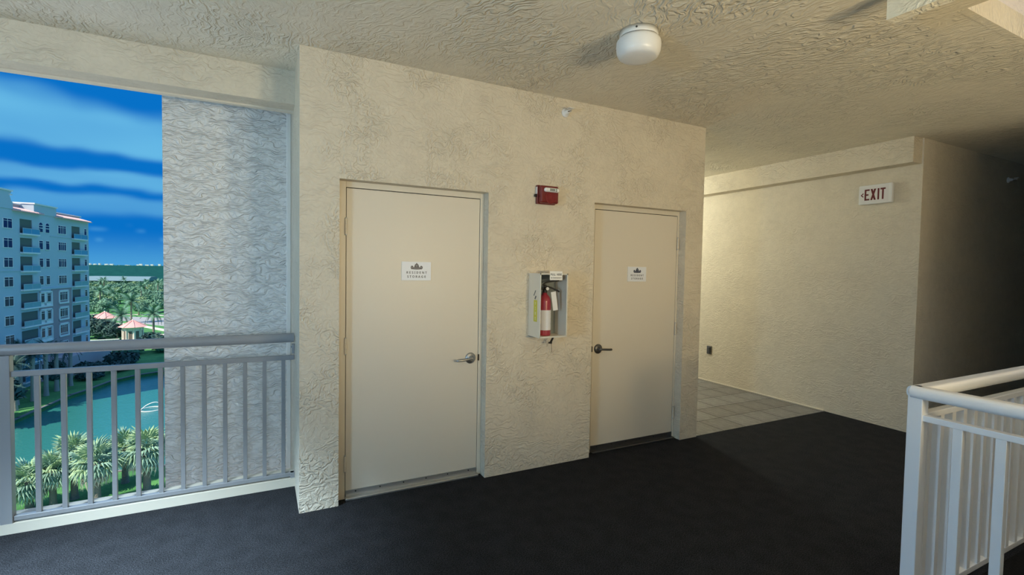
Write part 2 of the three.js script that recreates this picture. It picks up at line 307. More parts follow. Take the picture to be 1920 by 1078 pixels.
function plaque(x0, x1, label) {
  const t = thing('storage_sign', label, 'sign', [(x0 + x1) / 2, 1.6135, -0.0875]);
  const w = x1 - x0, h = 0.139;
  mesh('plate', rbx(-w / 2, w / 2, -h / 2, h / 2, 0, 0.006, 0.002), M.white, t);
  mesh('print', new THREE.PlaneGeometry(w - 0.008, h - 0.008).translate(0, 0, 0.0064), std(0xffffff, 0.4, { map: storagePrint }), t);
}
plaque(0.69, 0.913, 'white plaque with dark crest reading resident storage on the nearer, left door');
plaque(2.791, 3.014, 'white plaque with dark crest reading resident storage on the door right of the extinguisher');

// ---------------------------------------------------------------- fire alarm, extinguisher, sprinklers, sign, outlet, lamp
{
  const t = thing('fire_alarm', 'red horn strobe fire alarm mounted on wall above the extinguisher cabinet', 'alarm', [1.845, 2.243, 0]);
  mesh('back_box', rbx(-0.095, 0.075, -0.075, 0.075, 0, 0.035, 0.006), M.red, t);
  mesh('body', rbx(-0.088, 0.082, -0.07, 0.07, 0.03, 0.075, 0.016, 4), M.red, t);
  mesh('speaker_grille', [cyl(0.052, 0.048, 0.006, 32, 0.004, -0.022, 0.075, 'z'), ...[0.046, 0.036, 0.026, 0.016].map((r) => new THREE.TorusGeometry(r, 0.0025, 8, 32).translate(0.004, -0.022, 0.078))], std(lin(0.2, 0.008, 0.01), 0.5), t);
  const lens = mesh('strobe_lens', new THREE.CapsuleGeometry(0.018, 0.105, 6, 16).rotateZ(Math.PI / 2).translate(0.008, 0.034, 0.083), new THREE.MeshPhysicalMaterial({ color: lin(0.86, 0.86, 0.84), roughness: 0.12, clearcoat: 1 }), t);
  mesh('reflector', [rbx(-0.02, 0.03, 0.024, 0.044, 0.092, 0.1025, 0.003), rbx(0.034, 0.05, 0.022, 0.046, 0.092, 0.102, 0.003)], std(lin(0.5, 0.55, 0.52), 0.2, { metalness: 0.7 }), lens);
  mesh('conduit_knockout', cyl(0.012, 0.012, 0.02, 12, -0.1, -0.008, 0.018, 'x'), M.black, t);
  mesh('side_letter_plate', bx(-0.0985, -0.0945, 0.005, 0.06, 0.006, 0.03), M.white, t);
}
{
  // extinguisher cabinet: open-fronted tray, clear cover
  const X0 = 1.705, X1 = 1.962, Y0 = 1.105, Y1 = 1.612, D = 0.178, k = 0.008;
  const t = thing('extinguisher_cabinet', 'white wall cabinet with clear front holding the fire extinguisher', 'cabinet', [0, 0, 0]);
  const shell = std(lin(0.92, 0.80, 0.62), 0.4);
  mesh('side_panel', rbx(X0, X0 + k, Y0, Y1, 0, D, 0.003), shell, t);
  mesh('side_panel', rbx(X1 - k, X1, Y0, Y1, 0, D, 0.003), shell, t);
  mesh('top_panel', rbx(X0 + k, X1 - k, Y1 - k, Y1, 0, D, 0.003), shell, t);
  mesh('bottom_panel', rbx(X0 + k, X1 - k, Y0, Y0 + k, 0, D, 0.003), shell, t);
  mesh('back_panel', bx(X0 + k, X1 - k, Y0 + k, Y1 - k, 0.002, 0.008), M.cabinetInside, t);
  mesh('front_rim', [bx(X0 + 0.001, X1 - 0.001, Y0, Y0 + 0.012, D, D + 0.004), bx(X0 + 0.001, X0 + 0.008, Y0, Y1, D, D + 0.004), bx(X1 - 0.012, X1 - 0.001, Y0, Y1, D, D + 0.004), bx(X0 + 0.001, X1 - 0.001, Y1 - 0.01, Y1, D, D + 0.004)], std(lin(0.7, 0.68, 0.6), 0.3), t);
  mesh('clear_cover', new THREE.PlaneGeometry(X1 - X0 - 0.018, Y1 - Y0 - 0.02).translate((X0 + X1) / 2, (Y0 + Y1) / 2, D + 0.001), M.clear, t);
  const lab = canvasTex(256, 160, (x, w, h) => { x.fillStyle = '#f2f2ee'; x.fillRect(0, 0, w, h); x.fillStyle = '#15151a'; x.textAlign = 'center'; x.font = 'bold 52px sans-serif'; x.fillText('PULL  HERE', w / 2, 78, 232); x.font = 'bold 30px sans-serif'; x.fillText('IN EMERGENCY', w / 2, 132, 226); });
  mesh('instruction_label', new THREE.BoxGeometry(0.115, 0.07, 0.002).translate(1.847, 1.595, D + 0.006), [M.white, M.white, M.white, M.white, std(0xffffff, 0.5, { map: lab }), M.white], t);
  const yel = canvasTex(96, 320, (x, w, h) => { x.fillStyle = '#e6d94a'; x.fillRect(0, 0, w, h); x.fillStyle = '#f6f2b8'; x.font = 'bold 66px sans-serif'; x.textAlign = 'center'; [...'FIRE'].forEach((c, i) => x.fillText(c, w / 2, 74 + i * 74)); });
  mesh('yellow_label', new THREE.PlaneGeometry(0.055, 0.17).rotateY(-Math.PI / 2).translate(X0 - 0.0008, 1.315, 0.115), std(0xffffff, 0.5, { map: yel }), t);
  mesh('warning_mark', [new THREE.BoxGeometry(0.002, 0.05, 0.008).rotateX(0.6).translate(X0 - 0.0006, 1.455, 0.1), new THREE.BoxGeometry(0.002, 0.03, 0.012).rotateX(0.6).translate(X0 - 0.0006, 1.42, 0.112)], std(lin(0.12, 0.11, 0.09), 0.6), t);
  const e = thing('fire_extinguisher', 'red fire extinguisher with black handle and white label inside the wall cabinet', 'extinguisher', [1.805, 1.114, 0.085]);
  mesh('cylinder', new THREE.LatheGeometry([[0, 0], [0.048, 0], [0.052, 0.006], [0.052, 0.27], [0.046, 0.3], [0.03, 0.322], [0.02, 0.33], [0.018, 0.345], [0, 0.346]].map((p) => new THREE.Vector2(...p)), 36), M.extRed, e);
  const il = canvasTex(256, 256, (x, w, h) => { x.fillStyle = '#dfe1e6'; x.fillRect(0, 0, w, h); x.fillStyle = '#8d93a3'; for (let r = 0; r < 9; r++) x.fillRect(30 + (r % 3) * 8, 40 + r * 22, 150 - (r % 4) * 18, 8); x.fillStyle = '#b0404c'; x.fillRect(140, 26, 70, 26); });
  mesh('paper_label', new THREE.CylinderGeometry(0.0526, 0.0526, 0.16, 36, 1, true).translate(0, 0.125, 0), std(0xffffff, 0.5, { map: il }), e);
  const v = mesh('valve', [cyl(0.017, 0.019, 0.03, 16, 0, 0.358, 0), cyl(0.012, 0.012, 0.05, 12, 0.0, 0.383, 0), cyl(0.014, 0.014, 0.03, 16, 0, 0.376, 0.022, 'z')], M.black, e);
  mesh('pressure_gauge', cyl(0.013, 0.013, 0.006, 20, 0, 0.376, 0.04, 'z'), M.white, v);
  const bar = (pts) => tube(pts, 0.0065, 16, 8);
  mesh('carry_handle', bar([[-0.012, 0.392, 0], [0.02, 0.39, 0.01], [0.07, 0.372, 0.03], [0.11, 0.352, 0.045]]), M.black, e);
  mesh('squeeze_lever', bar([[-0.02, 0.402, 0], [0.0, 0.42, 0.004], [0.05, 0.434, 0.02], [0.108, 0.442, 0.04]]), M.black, e);
  mesh('hose', tube([[-0.012, 0.375, -0.01], [-0.04, 0.37, -0.02], [-0.05, 0.33, -0.03], [-0.045, 0.25, -0.045]], 0.008, 20, 8), M.black, e);
  mesh('inspection_tag', new THREE.BoxGeometry(0.045, 0.15, 0.0015).rotateZ(0.16).translate(0.055, 0.278, 0.06), M.white, e);
  const c = thing('breaker_bar', 'small black breaker hanging on thin cord under the extinguisher cabinet', 'breaker', [1.87, 1.1, 0.1]);
  mesh('hammer', [new THREE.BoxGeometry(0.012, 0.05, 0.012).rotateZ(-0.5).translate(0.0, -0.028, 0), new THREE.BoxGeometry(0.028, 0.014, 0.012).rotateZ(-0.1).translate(-0.014, -0.048, 0)], M.black, c);
  mesh('cord', tube([[0.006, 0.003, 0], [0.008, -0.04, -0.02], [0.03, -0.09, -0.05], [0.05, -0.14, -0.08]], 0.002, 16, 6), M.black, c);
}
function sprinkler(pos, label, turn = 0) {
  const t = thing('sprinkler_head', label, 'sprinkler', pos, turn);
  mesh('escutcheon', new THREE.LatheGeometry([[0, 0], [0.036, 0], [0.036, 0.006], [0.03, 0.014], [0.018, 0.018], [0.016, 0.045], [0, 0.046]].map((p) => new THREE.Vector2(...p)), 28).rotateX(Math.PI / 2), M.whitePlastic, t);
  mesh('frame_arm', [tube([[0.013, 0, 0.04], [0.018, 0.0, 0.06], [0.004, 0, 0.082]], 0.0035, 10, 6), tube([[-0.013, 0, 0.04], [-0.018, 0.0, 0.06], [-0.004, 0, 0.082]], 0.0035, 10, 6)], M.whitePlastic, t);
  mesh('deflector', rbx(-0.024, 0.024, 0.012, 0.018, 0.06, 0.1, 0.002), M.whitePlastic, t);
  mesh('glass_bulb', cyl(0.004, 0.004, 0.03, 8, 0, 0, 0.06, 'z'), M.black, t);
}
sprinkler([2.018, 2.936, 0], 'small white sidewall sprinkler head high on the wall above the red alarm');
sprinkler([7.80, 2.815, ZE], 'small white sidewall sprinkler head high in the dark side corridor');
{
  const t = thing('exit_sign', 'white exit sign with red letters and left arrow on the far wall', 'sign', [XE, 2.53, 0.452], -Math.PI / 2);
  // local +z points out of the wall (towards -x), local +x runs towards +z of the room
  mesh('housing', rbx(-0.165, 0.165, -0.105, 0.105, 0, 0.05, 0.012, 3), M.whitePlastic, t);
  const face = canvasTex(640, 400, (x, w, h) => {
    x.fillStyle = '#e6e4e2'; x.fillRect(0, 0, w, h); x.fillStyle = '#5e0a14';
    const bar = (a, b, c, d) => x.fillRect(a, b, c, d), y0 = 70, y1 = 340, T = 38;
    bar(120, y0, T, y1 - y0); bar(120, y0, 110, T); bar(120, 186, 88, T); bar(120, y1 - T, 110, T);
    x.beginPath(); x.moveTo(250, y0); x.lineTo(294, y0); x.lineTo(372, y1); x.lineTo(328, y1); x.fill(); x.beginPath(); x.moveTo(328, y0); x.lineTo(372, y0); x.lineTo(294, y1); x.lineTo(250, y1); x.fill();
    bar(404, y0, T, y1 - y0); bar(464, y0, 110, T); bar(500, y0, T, y1 - y0);
    x.lineWidth = 22; x.strokeStyle = '#5e0a14'; x.beginPath(); x.moveTo(92, 160); x.lineTo(48, 205); x.lineTo(92, 250); x.stroke();
  });
  mesh('letter_face', new THREE.PlaneGeometry(0.29, 0.18).translate(-0.012, 0, 0.0505), std(0xffffff, 0.4, { map: face }), t);
}
{
  const t = thing('wall_outlet', 'grey covered outlet low on the far wall by the tiles', 'outlet', [XE, 0.475, -1.735], -Math.PI / 2);
  mesh('cover_plate', rbx(-0.042, 0.042, -0.062, 0.062, 0, 0.014, 0.004), std(lin(0.16, 0.155, 0.15), 0.4, { metalness: 0.5 }), t);
  mesh('flap', rbx(-0.026, 0.026, -0.045, 0.045, 0.014, 0.03, 0.006), std(lin(0.07, 0.07, 0.075), 0.35), t);
}
{
  const t = thing('ceiling_lamp', 'round white jar lamp, switched off, on the textured ceiling', 'lamp', [1.765, H, 1.17]);
  mesh('base_ring', new THREE.LatheGeometry([[0, 0], [0.112, 0], [0.112, -0.034], [0.108, -0.04], [0, -0.04]].map((p) => new THREE.Vector2(...p)), 48), M.whitePlastic, t);
  mesh('seam', new THREE.TorusGeometry(0.111, 0.003, 8, 48).rotateX(Math.PI / 2).translate(0, -0.041, 0), std(lin(0.2, 0.18, 0.16), 0.7), t);
  mesh('globe', new THREE.LatheGeometry([[0.1, -0.04], [0.118, -0.045], [0.128, -0.06], [0.13, -0.085], [0.126, -0.12], [0.115, -0.142], [0.1, -0.153], [0.06, -0.158], [0, -0.159]].map((p) => new THREE.Vector2(...p)), 48), new THREE.MeshPhysicalMaterial({ color: lin(0.85, 0.85, 0.84), roughness: 0.35 }), t);
  for (const a of [0.5, 2.4, 4.4]) mesh('screw', new THREE.SphereGeometry(0.006, 8, 6).translate(Math.cos(a) * 0.112, -0.018, Math.sin(a) * 0.112), M.black, t);
}

// ---------------------------------------------------------------- railings
function topRail(len, w, h) { // rounded cap profile, extruded along +z from 0
  const sh = new THREE.Shape(); const r = h * 0.48;
  sh.moveTo(-w / 2 + r, -h / 2); sh.lineTo(w / 2 - r, -h / 2); sh.quadraticCurveTo(w / 2, -h / 2, w / 2, -h / 2 + r); sh.quadraticCurveTo(w / 2, h / 2, w / 2 - r, h / 2); sh.lineTo(-w / 2 + r, h / 2); sh.quadraticCurveTo(-w / 2, h / 2, -w / 2, -h / 2 + r); sh.quadraticCurveTo(-w / 2, -h / 2, -w / 2 + r, -h / 2);
  return new THREE.ExtrudeGeometry(sh, { depth: len, bevelEnabled: false, curveSegments: 8 });
}
{
  const t = thing('balcony_railing', 'beige metal balcony railing with square pickets overlooking the lake', 'railing', [0, 0, ZR]);
  mesh('top_rail', topRail(4.98, 0.062, 0.068).rotateY(Math.PI / 2).translate(-4.985, 1.107, 0), M.rail, t);
  mesh('middle_rail', rbx(-4.98, -0.003, 0.945, 0.978, -0.018, 0.018, 0.003), M.rail, t);
  mesh('bottom_rail', rbx(-4.98, -0.003, 0.073, 0.1, -0.018, 0.018, 0.003), M.rail, t);
  for (const x of [-1.58, -3.18, -4.78]) mesh('post', rbx(x - 0.028, x + 0.028, 0.055, 1.075, -0.028, 0.028, 0.003), M.rail, t);
  const pk = rbx(-0.013, 0.013, 0.098, 0.947, -0.013, 0.013, 0.002, 1);
  for (let k = 0; k < 36; k++) { const x = -0.076 - k * 0.1238; if ([-1.58, -3.18, -4.78].some((p) => Math.abs(p - x) < 0.045)) continue; mesh('picket', pk, M.rail, t).position.x = x; }
  mesh('wall_bracket', [rbx(-0.02, 0, 0.99, 1.06, -0.022, 0.022, 0.003), cyl(0.008, 0.008, 0.008, 8, -0.02, 1.04, 0.012, 'z')], M.rail, t);
  mesh('foot_bracket', rbx(-0.03, 0, 0.06, 0.1, -0.02, 0.024, 0.003), M.rail, t);
  const w = thing('terrace_railing', 'beige metal railing on the open west side of the walkway', 'railing', [-5.1, 0, 0]);
  mesh('top_rail', topRail(5.4, 0.062, 0.068).translate(0, 1.107, 0), M.rail, w);
  for (const z of [0.1, 1.8, 3.5, 5.2]) mesh('post', rbx(-0.028, 0.028, 0, 1.075, z - 0.028, z + 0.028, 0.003), M.rail, w);
}
{
  // white railing round the stairwell void: corner at (2.66, 2.25)
  const cx = 2.66, cz = 2.25, y0 = 1.055, t = thing('stairwell_railing', 'white painted metal railing with corner post around the stairwell opening', 'railing', [cx, 0, cz]);
  const LX = 3.4, LZ2 = 2.9, s = 0.04;
  mesh('top_rail', topRail(LX + 0.04, 0.085, 0.06).rotateY(Math.PI / 2).translate(-0.02, 1.07, 0), M.railWhite, t);
  mesh('top_rail', topRail(LZ2 + 0.04, 0.085, 0.06).translate(0, 1.07, -0.02), M.railWhite, t);
  mesh('corner_cap', new THREE.SphereGeometry(0.0425, 24, 16).scale(1, 0.7, 1).translate(0, 1.07, 0), M.railWhite, t);
  mesh('middle_rail', rbx(0, LX, 0.935, 0.965, -0.02, 0.02, 0.003), M.railWhite, t);
  mesh('middle_rail', rbx(-0.02, 0.02, 0.935, 0.965, 0, LZ2, 0.003), M.railWhite, t);
  mesh('bottom_rail', rbx(0, LX, 0.003, 0.036, -0.02, 0.02, 0.003), M.railWhite, t);
  mesh('bottom_rail', rbx(-0.02, 0.02, 0.003, 0.036, 0, LZ2, 0.003), M.railWhite, t);
  for (const [x, z] of [[0, 0], [1.7, 0], [LX, 0], [0, 1.45], [0, LZ2]]) mesh('post', rbx(x - 0.031, x + 0.031, 0, 1.05, z - 0.031, z + 0.031, 0.004), M.railWhite, t);
  const pk = rbx(-0.019, 0.019, 0.034, 0.938, -0.019, 0.019, 0.003, 1);
  for (let k = 1; k < 27; k++) { const x = -0.035 + k * 0.124; if (Math.abs(x - 1.7) < 0.06) continue; mesh('picket', pk, M.railWhite, t).position.set(x, 0, 0); }
  for (let k = 0; k < 17; k++) { const z = 0.165 + k * 0.15; if (Math.abs(z - 1.45) < 0.06) continue; mesh('picket', pk, M.railWhite, t).position.set(0, 0, z); }
}
{ // downlight added left of the frame to brighten the carpet by the balcony
  const t = thing('ceiling_downlight', 'added ceiling downlight out of view, brightening the carpet beside the balcony', 'lamp', [-2.4, H, 1.3]), c = lin(0.62, 0.82, 1.0);
  mesh('housing', new THREE.CylinderGeometry(0.11, 0.11, 0.09, 32, 1, true).translate(0, -0.045, 0), M.whitePlastic, t);
  mesh('lens', new THREE.CylinderGeometry(0.1, 0.1, 0.01, 32).translate(0, -0.06, 0), new THREE.MeshStandardMaterial({ color: 0xffffff, emissive: c, emissiveIntensity: 1.2 }), t);
  const p = new THREE.SpotLight(c, 210, 0, 0.42, 1, 2); p.position.set(0, -0.1, 0); p.castShadow = true; p.shadow.radius = 8; p.target.position.set(1.3, -H, -0.68); t.add(p, p.target);
}
// sconces added behind the camera to light the room; unseen lamp in the passage
function sconce(pos, turn, label, c, I, aim) {
  const t = thing('wall_sconce', label, 'lamp', pos, turn);
  mesh('back_plate', rbx(-0.08, 0.08, -0.14, 0.14, 0, 0.02, 0.006), M.whitePlastic, t);
  mesh('shade', new THREE.CylinderGeometry(0.07, 0.07, 0.24, 24, 1, false, -Math.PI / 2, Math.PI).translate(0, 0, 0.02), new THREE.MeshStandardMaterial({ color: 0xffffff, emissive: c, emissiveIntensity: 1.2, roughness: 0.5 }), t);
  if (aim) mesh('bottom_shield', new THREE.CylinderGeometry(0.078, 0.05, 0.03, 24, 1, false, -Math.PI / 2, Math.PI).translate(0, -0.135, 0.02), M.whitePlastic, t);
  const p = aim ? new THREE.SpotLight(c, I, 0, 0.92, 0.4, 2) : new THREE.PointLight(c, I, 0, 2);
  p.position.set(0, 0, 0.16); p.castShadow = true; p.shadow.radius = 10; t.add(p);
  if (aim) { p.target.position.set(0, 2.4, 4.16); t.add(p.target); }
}
struct('wall_west', bx(-3.6, -3.4, -0.3, H, 2.3, 5.2), M.wall);  // wall added out of view to carry the cool sconce
sconce([-3.4, 1.55, 3.1], Math.PI / 2, 'added cool fill sconce on the added west wall, out of view', lin(0.36, 0.64, 1.0), 14);
sconce([-1.0, 1.6, 5.2], Math.PI, 'added daylight-coloured fill sconce with shield on the left of the back wall', lin(0.50, 0.74, 1.0), 5, true);
sconce([1.5, 1.6, 5.2], Math.PI, 'added neutral fill sconce in the middle of the back wall', lin(1.0, 0.83, 0.54), 10, true);
sconce([2.3, 1.6, 5.2], Math.PI, 'added warm fill sconce on the back wall beside the stairwell', lin(1.0, 0.80, 0.46), 15, true);
{
  const t = copyOf(scene.getObjectByName('ceiling_lamp'), [4.5, H, -3.0], 1, 'unseen lit jar lamp in the tiled passage, placed to light the far wall and tiles');
  t.children.find((c) => c.name === 'globe').material = new THREE.MeshStandardMaterial({ color: 0xffffff, emissive: lin(0.95, 1, 0.9), emissiveIntensity: 1.2 });
  const p = new THREE.PointLight(lin(0.95, 1, 0.88), 8.5, 0, 2); p.position.set(0, -0.22, 0); p.castShadow = true; p.shadow.radius = 6; t.add(p);  // lamp out of view, placed to light the far wall and tiles
}
// ---------------------------------------------------------------- outside: ground, lake, apartment building, planting
const G = -19.2, WATER = -19.75;
const bank = [[-34, -60], [-31.2, -70], [-28.8, -83.5], [-27.6, -90], [-26.7, -95.5], [-25.4, -98.6], [-23.6, -104.9], [-21, -108.5], [-17.6, -110.7], [-8, -112], [12, -113], [40, -110], [60, -96], [62, -70], [40, -58], [10, -56], [-12, -57.2], [-26, -58]];
M.grass = std(0xffffff, 0.95, { map: T.grass });
M.water = new THREE.MeshPhysicalMaterial({ color: lin(0.03, 0.19, 0.18), roughness: 0.12, bumpMap: T.ripple, bumpScale: 0.03 });
struct('ground', extrudeXZ([[-3200, 200], [1600, 200], [1600, -4200], [-3200, -4200]], [bank], G - 1.5, G), M.grass);
struct('added_plaza', bx(-90, 60, G, G + 0.05, -44, 60), M.concrete);  // paving added out of view to bounce neutral light onto the ceiling
struct('lake', extrudeXZ(bank, [], WATER - 0.3, WATER), M.water);
{
  const gs = []; const n = bank.length;
  for (let i = 0; i < n; i++) { const a = bank[i], b = bank[(i + 1) % n], d = Math.hypot(b[0] - a[0], b[1] - a[1]); const g = new THREE.BoxGeometry(d + 0.3, 0.14, 0.35); g.rotateY(-Math.atan2(b[1] - a[1], b[0] - a[0])); g.translate((a[0] + b[0]) / 2, G + 0.05, (a[1] + b[1]) / 2); gs.push(metric(g)); }
  struct('lake_edging', gs, std(lin(0.2, 0.21, 0.2), 0.9)).geometry;
}
const strip = (pts, w, y) => { // flat ribbon along a polyline
  const L2 = [], R2 = [];
  pts.forEach((p, i) => { const a = pts[Math.max(0, i - 1)], b = pts[Math.min(pts.length - 1, i + 1)], d = Math.hypot(b[0] - a[0], b[1] - a[1]), nx = -(b[1] - a[1]) / d * w / 2, nz = (b[0] - a[0]) / d * w / 2; L2.push([p[0] + nx, p[1] + nz]); R2.push([p[0] - nx, p[1] - nz]); });
  return extrudeXZ([...L2, ...R2.reverse()], [], G, G + y);
};
struct('road', strip([[-70, -232], [-52, -228], [-38, -219], [-28, -203], [-10, -180], [20, -165]], 13, 0.06), std(lin(0.34, 0.36, 0.38), 0.9));
struct('pavement', [strip([[-62, -214], [-44, -207], [-34, -194], [-24, -176], [0, -160]], 2.2, 0.08), strip([[-60, -246], [-44, -240], [-27, -228], [0, -200]], 2.0, 0.08), strip([[-40, -172], [-24, -168], [-12, -160]], 5, 0.1)], std(lin(0.62, 0.6, 0.55), 0.9));

// ---- apartment building; local x runs along the facade, local z points out of it
{
  const t = thing('apartment_building', 'tall pale apartment block with balconies, tiled eaves and mauve lower storeys across the lake', 'building', [-35.2, 0, -100.29], Math.atan2(0.98752, 0.15749));
  // turn so that local +x follows the facade (0.157, -0.988) and local +z its outward normal (0.988, 0.157)
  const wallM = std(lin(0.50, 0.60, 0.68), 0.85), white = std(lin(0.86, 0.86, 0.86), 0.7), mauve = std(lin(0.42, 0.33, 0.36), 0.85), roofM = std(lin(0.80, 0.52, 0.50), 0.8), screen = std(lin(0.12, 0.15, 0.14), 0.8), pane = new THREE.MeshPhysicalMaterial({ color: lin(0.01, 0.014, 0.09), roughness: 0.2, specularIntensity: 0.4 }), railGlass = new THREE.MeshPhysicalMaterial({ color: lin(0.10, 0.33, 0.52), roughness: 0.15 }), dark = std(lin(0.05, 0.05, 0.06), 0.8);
  const P = 3.04, floors = 9, T0 = 8.2;
  // wall sheet with loggia openings
  const holes = [];
  for (let i = 0; i < floors; i++) { const y = T0 - P * i; holes.push([[3.15, y - 2.05], [i < 4 ? 6.38 : 7.66, y - 2.05], [i < 4 ? 6.38 : 7.66, y + 0.2], [3.15, y + 0.2]]); holes.push([[18.55, y - 2.05], [21.6, y - 2.05], [21.6, y + 0.2], [18.55, y + 0.2]]); holes.push([[-12.6, y - 2.05], [-8.6, y - 2.05], [-8.6, y + 0.2], [-12.6, y + 0.2]]); }
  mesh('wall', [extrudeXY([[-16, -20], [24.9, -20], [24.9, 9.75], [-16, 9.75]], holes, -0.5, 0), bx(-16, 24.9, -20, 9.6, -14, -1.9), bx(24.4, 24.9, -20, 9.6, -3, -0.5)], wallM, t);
  const gable = [[-16, 9.7], [1.35, 9.7], [1.34, 10.75], [0.95, 11.0], [0.75, 11.5], [0.45, 11.9], [0.95, 12.2], [1.0, 12.45], [-16, 12.6]];
  const pa = mesh('parapet', extrudeXY(gable, [], -1.0, 0.12), wallM, t);
  mesh('coping', [bx(-16, 1.15, 12.45, 12.66, -1.1, 0.3), bx(0.4, 1.05, 11.85, 12.02, -1.05, 0.25)], white, pa);
  const pb = mesh('parapet', bx(6.7, 13.3, 9.6, 11.2, -3, 0.12), wallM, t);
  mesh('coping', bx(6.6, 13.4, 11.15, 11.36, -3.1, 0.3), white, pb);
  const pc = mesh('parapet', bx(13.3, 25.2, 9.6, 10.65, -8, -1.6), std(lin(0.62, 0.50, 0.52), 0.85), t);
  mesh('coping', bx(13.3, 25.5, 10.6, 10.8, -8.1, -1.4), white, pc);
  const pd = mesh('parapet', bx(1.3, 6.7, 9.6, 10.9, -8, -1.8), std(lin(0.62, 0.50, 0.52), 0.85), t);
  mesh('coping', bx(1.3, 6.7, 10.86, 11.05, -8.1, -1.6), white, pd);
  const eave = (a, b) => { const g = extrudeXY([[-1.7, 10.35], [0.75, 9.62], [0.75, 9.5], [-1.7, 9.6]], [], a, b); g.rotateY(Math.PI / 2); g.translate(0, 0, 0); g.scale(1, 1, 1); return g; };
  // extruded along z then turned: profile x -> local z, length -> local x
  const eaves = (a, b) => { const sh = new THREE.Shape([[1.7, 10.35], [-0.75, 9.62], [-0.75, 9.5], [1.7, 9.5]].map((p) => new THREE.Vector2(...p))); const g = new THREE.ExtrudeGeometry(sh, { depth: b - a, bevelEnabled: false }); g.rotateY(Math.PI / 2); g.translate(a, 0, 0); return metric(g); };
  for (const [a, b] of [[1.35, 8.4], [13.0, 24.6]]) {
    const r = mesh('eave_roof', eaves(a, b), roofM, t);
    const rib = (() => { const g = new THREE.CylinderGeometry(0.09, 0.09, 2.5, 6); g.rotateX(Math.PI / 2 + 0.29); return g; })();
    const gs = []; for (let x = a + 0.15; x < b; x += 0.36) gs.push(rib.clone().translate(x, 10.02, -0.5)); tag(mesh('roof_tiles', gs, roofM, r), null, null, null, 'stuff');
  }
  mesh('cladding', [bx(11.62, 18.1, -20, -3.24, 0.0, 0.08), bx(7.9, 11.62, -20, -12.6, 0.0, 0.08), ...[0, 1, 2].map((i) => bx(7.9, 11.62, -3.5 - P * i - (i ? 0.42 : -0.26) , -3.24 - P * i, 0.0, 0.08))], mauve, t);
  mesh('string_course', [bx(7.7, 18.3, -3.3, -3.05, 0, 0.2), bx(-16, 3.1, -0.05, 0.12, 0, 0.1), bx(11.4, 18.5, 6.02, 6.12, 0, 0.08)], wallM, t);
  // windows
  const winGeo = (w, h, mull, arch) => {
    const f = 0.09, bars = [bx(-w / 2, w / 2, h / 2 - f, h / 2, -0.05, 0.06), bx(-w / 2, w / 2, -h / 2, -h / 2 + f, -0.05, 0.09), bx(-w / 2, -w / 2 + f, -h / 2, h / 2, -0.05, 0.06), bx(w / 2 - f, w / 2, -h / 2, h / 2, -0.05, 0.06)];
    for (const x of mull) bars.push(bx(x - 0.035, x + 0.035, -h / 2, h / 2, -0.02, 0.05)); return bars;
  };
  const panes = (w, h) => bx(-w / 2 + 0.08, w / 2 - 0.08, -h / 2 + 0.08, h / 2 - 0.08, -0.06, 0.02);
  const kinds = {
    wide: { w: 2.2, h: 1.6, m: [0] }, big: { w: 2.66, h: 1.6, m: [-0.45, 0.1, 0.62] }, slim: { w: 1.22, h: 1.62, m: [] }, narrow: { w: 1.02, h: 1.62, m: [] },
  };
  for (const k of Object.values(kinds)) { k.f = mergeGeometries(winGeo(k.w, k.h, k.m)); k.p = panes(k.w, k.h); k.bar = bx(-k.w / 2, k.w / 2, k.h * 0.24, k.h * 0.24 + 0.05, 0.0, 0.045); }
  const archShape = () => { const s = new THREE.Shape(); s.moveTo(-0.5, -0.8); s.lineTo(0.5, -0.8); s.lineTo(0.5, 0.3); s.absarc(0, 0.3, 0.5, 0, Math.PI, false); s.lineTo(-0.5, -0.8); return s; };
  const addWin = (k, x, y) => { const q = kinds[k], f = mesh('window', q.f, white, t); f.position.set(x, y, y < -3.8 && (k === 'big' || k === 'slim') ? 0.13 : 0.04); mesh('pane', q.p, pane, f); mesh('glazing_bar', q.bar, white, f); };
  for (let i = 0; i < floors; i++) {
    const y = T0 - P * i - 0.78;
    addWin('wide', 0.1, y); addWin('wide', -5.2, y); addWin('big', 15.14, y); addWin('narrow', 23.48, y);
    for (const x of [8.63, 10.55]) {
      if (i === 0) { const f = mesh('window', new THREE.ExtrudeGeometry(archShape(), { depth: 0.08, bevelEnabled: false }).scale(1.16, 1.05, 1).translate(x, y, 0), white, t); mesh('pane', new THREE.ExtrudeGeometry(archShape(), { depth: 0.1, bevelEnabled: false }).translate(x, y, 0.005), pane, f); mesh('glazing_bar', [bx(x - 0.5, x + 0.5, y - 0.2, y - 0.08, 0.08, 0.13), bx(x - 0.5, x + 0.5, y + 0.26, y + 0.36, 0.08, 0.13)], white, f); }
      else addWin('slim', x, y);
    }
    const yb = y - 0.35;
    if (i >= 4 && i < 7) {
      const ring = (x0, x1, y0, y1, f) => [bx(x0, x1, y1 - f, y1, 0.02, 0.2), bx(x0, x1, y0, y0 + f, 0.02, 0.22), bx(x0, x0 + f, y0, y1, 0.02, 0.2), bx(x1 - f, x1, y0, y1, 0.02, 0.2)];
      mesh('window_surround', ring(13.64, 16.9, y - 1.4, y + 1.12, 0.28), white, t);
      mesh('window_surround', [...ring(7.92, 11.6, y - 1.6, y + 1.14, 0.24), bx(8.1, 11.4, y - 1.5, y - 0.85, 0.0, 0.1), bx(9.26, 9.92, y - 1.4, y + 1.0, 0, 0.1)], white, t);
    }
